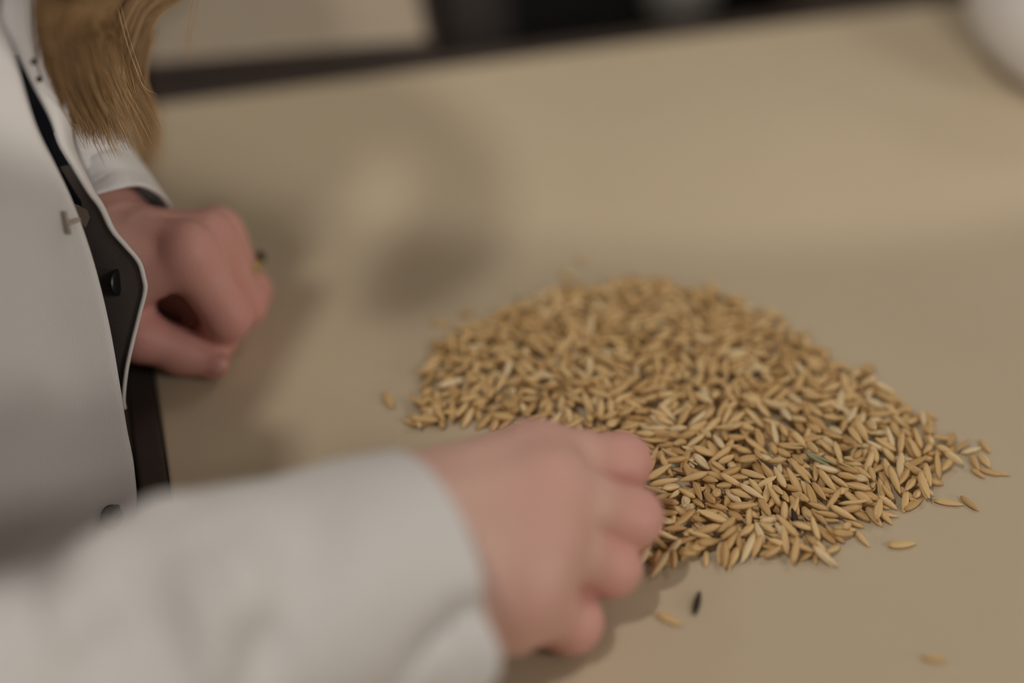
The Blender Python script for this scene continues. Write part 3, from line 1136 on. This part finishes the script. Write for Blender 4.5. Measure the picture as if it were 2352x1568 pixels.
HR = HEAD + np.array([.02, -.06, -.12])
HL = HEAD + np.array([.05, .05, -.12])
KD = (0.25, 0.29)                                           # a front lock falling forward beside the face
FRINGE = [T(px, py) + np.array([-KD[0] * h, -KD[1] * h, h]) for px, py, h in ((520, 330, .52), (700, 310, .51), (880, 370, .49), (1000, 480, .46), (1010, 590, .42), (960, 680, .37), (880, 730, .33))]
LOCKS = [
    ([HR, U(130, -160, .665), U(140, 0, .692), U(155, 110, .715), U(185, 215, .742), U(225, 315, .760)], .0125, .0060, 420, .00030, .40, .45),
    ([HR, U(170, -150, .68), U(195, 0, .71), U(212, 110, .735), U(238, 210, .752), U(300, 350, .765)], .0095, .0065, 330, .00030, .52, .65),
    ([HR, U(190, -140, .70), U(205, 10, .725), U(220, 120, .745), U(225, 220, .757), U(245, 335, .762)], .0080, .0060, 240, .00030, .48, .5),
    ([HL, U(400, -150, .79), U(328, 0, .80), U(288, 110, .805), U(270, 200, .805), U(300, 290, .81)], .0062, .0100, 230, .00036, .34, .45),
    ([HL, U(310, -60, .80), U(285, 90, .81), U(305, 190, .82), U(340, 290, .83), U(335, 440, .84)], .005, .0040, 80, .00040, .50, .5),
    ([HR, U(95, -100, .685), U(104, 40, .708), U(118, 150, .726), U(140, 240, .742), U(165, 300, .75)], .004, .003, 80, .00030, .20, .4),
    (FRINGE, .009, .014, 520, .00050, .45, .35),
    ([U(480, -320, .74), U(452, -40, .77), U(432, 60, .775), U(428, 110, .78), U(445, 160, .785)], .002, .003, 3, .00014, .6, .6),
    ([U(225, -160, .72), U(275, 60, .752), U(303, 160, .76), U(318, 210, .762), U(345, 240, .765)], .002, .004, 4, .00012, .8, .8),
]
st = strands('hair_strands', LOCKS, hair)
st['label'] = 'loose blond strands ending above the far sleeve'

# stool under the person
stool = empty('stool', (HIP[0], HIP[1], 0))
tag(stool, 'round wooden stool under the person at the table', 'stool')
lathe('seat', [(.15, .395), (.17, .405), (.17, .428), (.16, .434)], M_WOODSEAT, stool, 32)
for k in range(4):
    a = math.pi / 4 + k * math.pi / 2
    lathe('leg', [(.013, 0), (.016, .40)], M_WOODSEAT, stool, 10, Matrix.Translation((.12 * math.cos(a), .12 * math.sin(a), 0)))

# ------------------------------------------------------------------ the second person at the far right
def build_second():
    ER = U(2480, -30, .945)
    X, Y = 0.43, 1.12
    hip, ch, nk, hd = W(X, Y + .14, -.20), W(X, Y + .02, .12), W(X, Y - .02, .37), W(X, Y - .08, .52)
    sr, sl_ = W(X - .17, Y - .02, .31), W(X + .17, Y - .02, .31)
    EL = W(X + .19, .80, .055)
    WR, WL = ER + np.array([.215, -.02, .004]), EL + np.array([-.175, -.035, -.025])

    def hand(P, w, d, s):
        side = np.array([-d[1], d[0], 0]) * s
        h = cone(P, w, w + d * .075, .024, .022)
        h = smin(h, cone(P, w + d * .02 + side * .018, w + d * .07 + side * .024 - np.array([0, 0, .006]), .012, .010), .01)
        for k, (o_, ln) in enumerate(((.024, .066), (.008, .074), (-.008, .070), (-.023, .056))):
            a = w + d * .078 + side * o_
            h = smin(h, seg_chain(P, [(a, .009), (a + d * ln * .55 + np.array([0, 0, -.006]), .008), (a + d * ln + np.array([0, 0, -.018]), .0068)], .004), .004)
        th = w + d * .03 + side * .028
        return smin(h, seg_chain(P, [(th, .011), (th + d * .03 + side * .014 - np.array([0, 0, .01]), .009), (th + d * .052 + side * .014 - np.array([0, 0, .016]), .0075)], .004), .006)

    def body(P):
        d = cone(P, hip, ch, .115, .10)
        d = smin(d, cone(P, ch, nk, .10, .06), .05)
        d = smin(d, cone(P, sr, sl_, .05, .05), .05)
        d = smin(d, cone(P, nk, toward(nk, hd, .7), .05, .045), .03)
        h = ball(P, hd + np.array([0, .012, .02]), (.076, .096, .09))
        h = smin(h, cone(P, hd + np.array([0, -.04, -.02]), hd + np.array([0, -.055, -.085]), .05, .026), .04)
        h = smin(h, cone(P, hd + np.array([0, -.08, .01]), hd + np.array([0, -.10, -.03]), .009, .012), .01)
        h = smin(h, cone(P, hd + np.array([-.016, -.084, -.057]), hd + np.array([.016, -.084, -.057]), .006, .006), .006)
        for s in (-1, 1):
            h = smin(h, ball(P, hd + np.array([s * .030, -.070, .004]), .012), .003)
            h = smin(h, ball(P, hd + np.array([s * .077, .005, -.01]), (.008, .02, .03)), .008)
        d = smin(d, h, .03)
        for s_, e_, w_ in ((sr, ER, WR), (sl_, EL, WL)):
            d = smin(d, cone(P, s_, e_, .045, .034), .03)
            d = smin(d, cone(P, e_, w_, .034, .024), .02)
        for s in (-1, 1):
            k = W(X + s * .09, Y - .26, -.20)
            a = W(X + s * .09, Y - .24, -.68)
            d = smin(d, cone(P, hip + np.array([s * .08, 0, 0]), k, .075, .055), .04)
            d = smin(d, cone(P, k, a, .055, .036), .02)
            d = smin(d, cone(P, a + np.array([0, .03, -.035]), a + np.array([s * .02, -.12, -.045]), .034, .024), .03)
        return d
    v, f = surface_net(body, (X - .30, .68, 0), (X + .32, Y + .32, TZ + .66), .0065)
    v = relax(v, f, 1)
    vs, fs, lk, base = [v], [tuple(q) for q in f], [], len(v)
    for w_, e_, sgn in ((WR, ER, 1), (WL, EL, -1)):
        d_ = (w_ - e_) / np.linalg.norm(w_ - e_)
        ends = np.array([w_ - d_ * .03, w_ + d_ * .16])
        hv_, hf_ = surface_net(lambda P: smin(hand(P, w_, d_, sgn), cone(P, e_, w_, .034, .024), .008), ends.min(0) - .055 * (1 - np.abs(d_)) - .004, ends.max(0) + .055 * (1 - np.abs(d_)) + .004, .002)
        lk += join_wrist(hv_, hf_, base, v)
        fs += [tuple(q) for q in hf_ + base]
        vs.append(hv_)
        base += len(hv_)
    p = mesh_obj('person', np.vstack(vs), fs + lk, M_SKIN)
    set_attr(p, 'flush', np.zeros(base))
    M_EYE = noisy('dark_eye', (0.02, 0.012, 0.008), (0.04, 0.025, 0.015), 100, 0.15)
    for s in (-1, 1):
        ev_, ef_ = surface_net(lambda P: ball(P, hd + np.array([s * .030, -.0765, .005]), (.011, .006, .0055)), hd + np.array([s * .030 - .014, -.086, -.004]), hd + np.array([s * .030 + .014, -.067, .014]), .0012)
        mesh_obj('eye', ev_, ef_, M_EYE, p)
    tag(p, 'second person in a white coat, only a sleeve showing at the far right', 'person')

    def coatf(P):
        d = cone(P, hip + np.array([0, 0, -.02]), ch, .15, .132)
        d = smin(d, cone(P, ch, nk - np.array([0, 0, .06]), .132, .095), .05)
        d = smin(d, cone(P, sr, sl_, .066, .066), .05)
        for s_, e_, w_ in ((sr, ER, WR), (sl_, EL, WL)):
            arm = smin(cone(P, s_, e_, .062, .047), cone(P, e_, toward(e_, w_, .93), .047, .038), .02)
            arm = np.maximum(arm, -cone(P, w_ + (w_ - e_) * .02, w_ + (w_ - e_) * .3, .05, .05))
            d = smin(d, arm, .02)
        d = np.maximum(d, -cone(P, nk, hd, .062, .075))
        return d
    v, f = surface_net(coatf, (X - .33, .70, TZ - .38), (X + .36, Y + .36, TZ + .46), .006)
    n = np.array([mnoise.noise(Vector(q * 20)) for q in v])
    v = relax(v, f, 3)
    v = v + n[:, None] * .0022
    c = mesh_obj('lab_coat', v, f, M_COAT, p)
    c['label'] = 'white coat of the second person'

    def hairf(P):
        h = ball(P, hd + np.array([0, .02, .028]), (.088, .108, .098))
        h = np.maximum(h, -cone(P, hd + np.array([0, -.11, -.0]), hd + np.array([0, -.10, -.09]), .065, .06))
        return smin(h, cone(P, hd + np.array([0, .07, 0]), nk + np.array([0, .06, -.02]), .06, .04), .03)
    v, f = surface_net(hairf, hd - .24, hd + .2, .007)
    mesh_obj('hair', relax(v, f, 2), f, M_DARKHAIR, p)

    def trf(P):
        d = ball(P, hip, (.165, .14, .11))
        for s in (-1, 1):
            k = W(X + s * .09, Y - .26, -.20)
            a = W(X + s * .09, Y - .24, -.64)
            d = smin(d, smin(cone(P, hip + np.array([s * .08, 0, 0]), k, .088, .066), cone(P, k, a, .066, .05), .03), .03)
        return d
    v, f = surface_net(trf, (X - .28, .74, .06), (X + .28, Y + .34, TZ - .04), .010)
    mesh_obj('trousers', relax(v, f, 2), f, M_TROUSER, p)
    st2 = empty('stool', (hip[0], hip[1], 0))
    tag(st2, 'round wooden stool under the second person at the far right', 'stool')
    lathe('seat', [(.15, .395), (.17, .405), (.17, .428), (.16, .434)], M_WOODSEAT, st2, 32)
    for k in range(4):
        a = math.pi / 4 + k * math.pi / 2
        lathe('leg', [(.013, 0), (.016, .40)], M_WOODSEAT, st2, 10, Matrix.Translation((.12 * math.cos(a), .12 * math.sin(a), 0)))


build_second()


# ------------------------------------------------------------------ oat grains
def grain_mesh(name, L, Wd, Ht, bend, blunt, husk, mat):
    """oat grain lying along x, underside at z = 0"""
    ns, nr = 9, 10
    v, st_ = [], []
    for i in range(ns):
        t = i / (ns - 1)
        t = 0.5 - 0.5 * math.cos(math.pi * t) * (0.55 + 0.45 * abs(math.cos(math.pi * t)))
        r = (math.sin(math.pi * min(1, max(0, t)) ** blunt)) ** 0.60 if 0 < t < 1 else 0.0
        r = max(r, 0.10 if t < .5 else 0.05)
        x = (t - .5) * L
        zc = Ht * .5 + bend * L * (4 * (t - .5) ** 2)
        for k in range(nr):
            a = 2 * math.pi * k / nr + .3
            g = 1.0
            top = math.sin(a)
            if husk and abs(math.cos(a)) < .40 and top > 0:
                g = 0.80                                      # crease along the back
            y = math.cos(a) * r * Wd / 2 * g
            z = zc + math.sin(a) * r * Ht / 2 * g
            v.append((x, y, z))
            s = 0.55 if g < 1 else (0.35 if k % 3 == 0 else 0.0)
            st_.append(min(1, s + (0.55 if t < .06 or t > .95 else 0)))
    f = grid_faces(ns, nr, True) + [tuple(range(nr - 1, -1, -1)), tuple((ns - 1) * nr + k for k in range(nr))]
    if husk == 2:                                             # thin awn at the pointed end
        b0 = len(v)
        for x, rr, zz in ((L * .46, .00035, Ht * .5), (L * .62, .00022, Ht * .62), (L * .80, .00008, Ht * .8)):
            for k in range(3):
                a = 2.094 * k
                v.append((x, math.cos(a) * rr, zz + math.sin(a) * rr + bend * L))
                st_.append(.5)
        f += [tuple(q + b0 for q in x) for x in grid_faces(3, 3, True)]
    if husk == 3:                                             # open husk: a second scale lifting off one side
        b0 = len(v)
        for i in range(6):
            t = i / 5
            w = math.sin(math.pi * (.06 + .9 * t)) ** .8 * Wd * .42
            x = (-.42 + .96 * t) * L
            z = Ht * (.75 + .45 * t)
            for s in (-1, 0, 1):
                v.append((x, s * w + Wd * .12 * t, z + (.0004 if s == 0 else 0)))
                st_.append(.1)
        f += [tuple(q + b0 for q in x) for x in grid_faces(6, 3)]
    me = bpy.data.meshes.new(name)
    me.from_pydata(v, [], f)
    me.polygons.foreach_set('use_smooth', [True] * len(me.polygons))
    me.materials.append(mat)
    a = me.attributes.new('stripe', 'FLOAT', 'POINT')
    a.data.foreach_set('value', np.array(st_, np.float32))
    return me


MM = .001
VAR = [(8.6, 3.3, 2.6, .00, .86, 1), (10.2, 3.2, 2.5, .01, .80, 1), (11.4, 3.0, 2.3, .012, .76, 0), (9.4, 2.9, 2.4, -.01, .82, 0), (12.2, 2.9, 2.2, .015, .76, 1),
       (10.4, 3.3, 2.5, .00, .80, 2), (11.4, 3.2, 2.4, .01, .78, 3), (7.6, 3.0, 2.5, .0, .90, 0)]
VP = [.17, .20, .17, .16, .10, .05, .07, .08]
GM = [grain_mesh('oat_grain', L * MM, w * MM, h * MM, bnd, bl, hk, M_GRAIN) for L, w, h, bnd, bl, hk in VAR]
G_DARK = grain_mesh('oat_grain', 9.8 * MM, 2.1 * MM, 1.9 * MM, .01, .85, 1, M_GRAIN_DARK)
G_GREEN = grain_mesh('oat_grain', 10.5 * MM, 2.8 * MM, 2.1 * MM, .01, .85, 3, M_GRAIN_GREEN)

OUT = [(940, 985), (985, 905), (985, 850), (1010, 800), (1060, 765), (1140, 735), (1200, 705), (1290, 672), (1360, 672), (1460, 650), (1560, 672), (1640, 680), (1740, 722), (1820, 760),
       (1890, 825), (1925, 850), (1990, 862), (2040, 920), (2085, 945), (2150, 990), (2165, 1035), (2190, 1070), (2140, 1110), (2120, 1140), (2060, 1170), (2020, 1200), (1950, 1210),
       (1930, 1255), (1890, 1295), (1800, 1285), (1740, 1280), (1690, 1295), (1600, 1290), (1520, 1320), (1480, 1305), (1440, 1270), (1420, 1180), (1380, 1080), (1300, 1010), (1200, 985), (1100, 975), (1040, 978)]
POLY = np.array([T(*q)[:2] for q in OUT])


def inside(p):
    x, y = p
    c = False
    n = len(POLY)
    j = n - 1
    for i in range(n):
        xi, yi = POLY[i]
        xj, yj = POLY[j]
        if (yi > y) != (yj > y) and x < (xj - xi) * (y - yi) / (yj - yi) + xi:
            c = not c
        j = i
    return c


def edge_dist(p):
    a = POLY
    b2 = np.roll(POLY, -1, 0)
    ba = b2 - a
    t = np.clip(((p - a) * ba).sum(1) / (ba ** 2).sum(1), 0, 1)
    return np.sqrt((((a + ba * t[:, None]) - p) ** 2).sum(1)).min()


CELL = .0008
plo, phi = POLY.min(0) - .03, POLY.max(0) + .03
HM = np.zeros(np.ceil((phi - plo) / CELL).astype(int) + 2)
GAPS = [T(1545, 1120)[:2], T(1500, 1105)[:2], T(1765, 985)[:2], T(1600, 985)[:2], T(1300, 965)[:2], T(1900, 1215)[:2], T(1165, 905)[:2], T(1835, 925)[:2]]
placed = []
GR = 1850
tries = 0
while len(placed) < GR and tries < 30000:
    tries += 1
    p = np.array([rng.uniform(plo[0], phi[0]), rng.uniform(plo[1], phi[1])])
    if not inside(p):
        continue
    ed_ = edge_dist(p)
    dens = min(1, .38 + ed_ / .016)
    dens *= .55 + .75 * (mnoise.noise(Vector((p[0] * 45, p[1] * 45, 3.1))) + .5)
    for g in GAPS:
        dens *= 1 - .93 * math.exp(-((p - g) ** 2).sum() / (2 * .0056 ** 2))
    if rng.uniform() > dens:
        continue
    vi = rng.choice(len(VAR), p=VP)
    L, wd, ht = [q * MM for q in VAR[vi][:3]]
    sc = rng.uniform(.88, 1.10)
    L, wd, ht = L * sc, wd * sc, ht * sc
    ang = 2.6 * mnoise.noise(Vector((p[0] * 28, p[1] * 28, 9.7))) + rng.normal(0, .75)
    d2 = np.array([math.cos(ang), math.sin(ang)])
    n2 = np.array([-d2[1], d2[0]])
    us = np.linspace(-.46, .46, 13) * L
    ws = np.linspace(-.38, .38, 5) * wd
    prof = np.sqrt(np.clip(1 - (us / (.52 * L)) ** 2, 0, 1))
    pts = p + us[:, None, None] * d2 + (ws[None, :, None] * prof[:, None, None]) * n2
    ix = np.clip(((pts - plo) / CELL).astype(int), 0, np.array(HM.shape) - 1)
    hs = HM[ix[..., 0], ix[..., 1]]
    prm = hs.max(1)
    sl_ = np.clip((prm[8:].mean() - prm[:5].mean()) / (.62 * L), -.42, .42)
    c0 = np.percentile(prm - sl_ * us, 78)
    c0 = max(c0, abs(sl_) * L * .30) - .0004 * (c0 > .001)
    c0 = max(c0, 0)
    if c0 > .0036 + .0026 * min(1, ed_ / .03):
        continue
    ctr = W(p[0], p[1], c0 + ht * .5)
    if float(right_hand(np.array([ctr, ctr + np.array([*d2 * L * .4, 0]), ctr - np.array([*d2 * L * .4, 0])], np.float32)).min()) < .0025:
        continue
    tops = (c0 + sl_ * us)[:, None] + ht * (prof[:, None] * np.sqrt(np.clip(1 - (ws[None] / (.62 * wd)) ** 2, .1, 1)))
    np.maximum.at(HM, (ix[..., 0], ix[..., 1]), tops)
    placed.append(dict(p=p, z=c0, ang=ang, sl=math.atan(sl_), v=int(vi), s=sc, roll=rng.normal(0, .35), ix=ix, top=tops, ht=ht))
print('grains placed', len(placed))


def grain_matrix(p, z, ang, slope, roll, s, flip=False):
    m = Matrix.Translation((p[0], p[1], TZ + z)) @ Matrix.Rotation(ang + (math.pi if flip else 0), 4, 'Z') @ Matrix.Rotation(-slope if not flip else slope, 4, 'Y')
    return m @ Matrix.Translation((0, 0, .0011)) @ Matrix.Rotation(roll, 4, 'X') @ Matrix.Translation((0, 0, -.0011)) @ Matrix.Scale(s, 4)


for g in placed:
    vis = (g['top'] >= HM[g['ix'][..., 0], g['ix'][..., 1]] - .0002).mean()
    x, y, d = proj(W(g['p'][0], g['p'][1], g['z'] + .001))
    hid = x < 1500 and y > 960 and x < 1500 and y > 960 + (x - 1300) * .55
    g['score'] = (vis > .30 and not hid) * VAR[g['v']][0] * g['s'] * min(1, vis * 1.6) / d ** 2
order = sorted(range(len(placed)), key=lambda i: -placed[i]['score'])
SINGLE = set(order[:262])
DARK_IN = min(range(len(placed)), key=lambda i: (np.hypot(*(np.array(proj(W(*placed[i]['p'], placed[i]['z'])))[:2] - (1810, 1185))) if i in SINGLE else 1e9))
GREEN_IN = min(range(len(placed)), key=lambda i: (np.hypot(*(np.array(proj(W(*placed[i]['p'], placed[i]['z'])))[:2] - (1890, 1040))) if i in SINGLE else 1e9))
SV, SF, SR, SS = [], [], [], []
nvert = 0
mcache = {}
for vi, me in enumerate(GM):
    co = np.empty(len(me.vertices) * 3)
    me.vertices.foreach_get('co', co)
    stv = np.empty(len(me.vertices), np.float32)
    me.attributes['stripe'].data.foreach_get('value', stv)
    mcache[vi] = (co.reshape(-1, 3), [tuple(q.vertices) for q in me.polygons], stv)
for i, g in enumerate(placed):
    mtx = grain_matrix(g['p'], g['z'], g['ang'], g['sl'], g['roll'], g['s'], rng.uniform() < .5)
    if i in SINGLE:
        me = G_DARK if i == DARK_IN else G_GREEN if i == GREEN_IN else GM[g['v']]
        o = bpy.data.objects.new('oat_grain', me)
        o.matrix_world = mtx
        COL.objects.link(o)
        if i == DARK_IN:
            tag(o, 'blackened oat grain lying on top of the straw coloured heap', 'grain')
        elif i == GREEN_IN:
            tag(o, 'pale greenish oat grain lying on top of the straw coloured heap', 'grain')
        else:
            gx_, gy_, _ = proj(o.matrix_world.translation)
            if gx_ < 1640:
                zone = 'beside the fingertips of the near hand'
            elif gx_ > 1960:
                zone = 'in the right tail of the heap'
            elif gy_ > 1200:
                zone = 'along the near rim of the heap'
            else:
                zone = 'in the sharp middle of the heap'
            tag(o, 'straw coloured oat grain ' + zone, 'grain', 'oat grains ' + zone)
    else:
        co, fs, stv = mcache[g['v']]
        M3 = np.array(mtx)
        SV.append(co @ M3[:3, :3].T + M3[:3, 3])
        SF += [tuple(q + nvert for q in x) for x in fs]
        SR += [rng.uniform()] * len(co)
        SS.append(stv)
        nvert += len(co)
heap = mesh_obj('oat_grain_heap', np.vstack(SV), SF, M_GRAIN)
set_attr(heap, 'rnd', SR)
set_attr(heap, 'stripe', np.concatenate(SS))
tag(heap, 'spread heap of straw coloured oat grains on the beige table', 'grains', kind='stuff')

LOOSE = [
    (2070, 1255, -4, 67, 1, 'single oat grain lying level just below the right tail of the heap'),
    (2177, 1158, 9, 70, 4, 'slim pale oat grain pointing at its neighbour right of the heap'),
    (2226, 1160, 40, 54, 2, 'oat grain lying aslant at the right end of the pair below the far right cluster'),
    (1537, 1427, 24, 66, 1, 'pale oat grain lying on bare table beside the dark grain, below the ring finger'),
    (1600, 1389, -76, 58, 'dark', 'dark brown oat grain lying alone on bare table below the heap'),
    (2145, 1517, 6, 58, 1, 'blurred oat grain alone at the bottom right of the table'),
    (2262, 1029, 52, 40, 3, 'oat grain at the top of the small cluster right of the heap'),
    (2230, 1038, -14, 50, 2, 'orange brown oat grain lying level left of the top of the right cluster'),
    (2208, 1034, -35, 40, 4, 'thin chaffy oat grain leaning against an orange brown one right of the heap'),
    (2184, 1014, -70, 36, 0, 'short oat grain standing out above the right tip of the heap'),
    (2183, 1040, -48, 32, 7, 'small plump oat grain right beside the right tip of the heap'),
    (2260, 1062, 52, 44, 0, 'plump oat grain second from the top in the small cluster right of the heap'),
    (2238, 1066, 62, 42, 3, 'oat grain on the left side of the small cluster right of the heap'),
    (2246, 1090, 36, 40, 1, 'oat grain at the lower left of the small cluster right of the heap'),
    (2272, 1088, 16, 52, 2, 'oat grain in the middle of the bottom row of the right cluster'),
    (2300, 1090, 12, 44, 4, 'rightmost oat grain of all, at the end of the right cluster'),
    (2137, 958, 22, 40, 1, 'oat grain lying alone above the upper right slope of the heap'),
    (2097, 1162, -34, 52, 1, 'oat grain with a dark tip at the lower right rim of the heap'),
    (1980, 1241, 48, 50, 2, 'slim oat grain sliding off the lower rim of the heap'),
    (1014, 745, -4, 46, 1, 'blurred oat grain alone at the upper left of the heap'),
    (1073, 722, -10, 36, 7, 'faint blurred oat grain right above the upper left rim of the heap'),
    (894, 924, 66, 40, 0, 'blurred oat grain alone left of the heap, above the near cuff'),
    (1335, 603, 14, 34, 3, 'farthest oat grain, faint and blurred above the top of the heap'),
    (1304, 637, 32, 42, 1, 'blurred oat grain just above the top left of the heap'),
    (1200, 700, 50, 46, 'green', 'greenish blurred oat grain at the upper left rim of the heap'),
    (985, 972, -14, 92, 6, 'long open husk at the left tip of the heap'),
    (1003, 952, -30, 72, 2, 'oat grain lying over the open husk at the left tip of the heap'),
]
for x, y, a, Lp, kind, lab in LOOSE:
    a = math.radians(a)
    dx, dy = math.cos(a) * Lp / 2, math.sin(a) * Lp / 2
    A, B = T(x - dx, y - dy), T(x + dx, y + dy)
    me = G_DARK if kind == 'dark' else G_GREEN if kind == 'green' else GM[kind]
    L0 = 9.8 if kind == 'dark' else 10.5 if kind == 'green' else VAR[kind][0]
    c = (A + B) / 2
    ln = np.linalg.norm(B - A)
    o = bpy.data.objects.new('oat_grain', me)
    o.matrix_world = grain_matrix(c, .0024 if 'over the open' in lab or 'leaning' in lab else 0.0, math.atan2(B[1] - A[1], B[0] - A[0]), 0, 0, ln / (L0 * MM))
    COL.objects.link(o)
    tag(o, lab, 'grain')
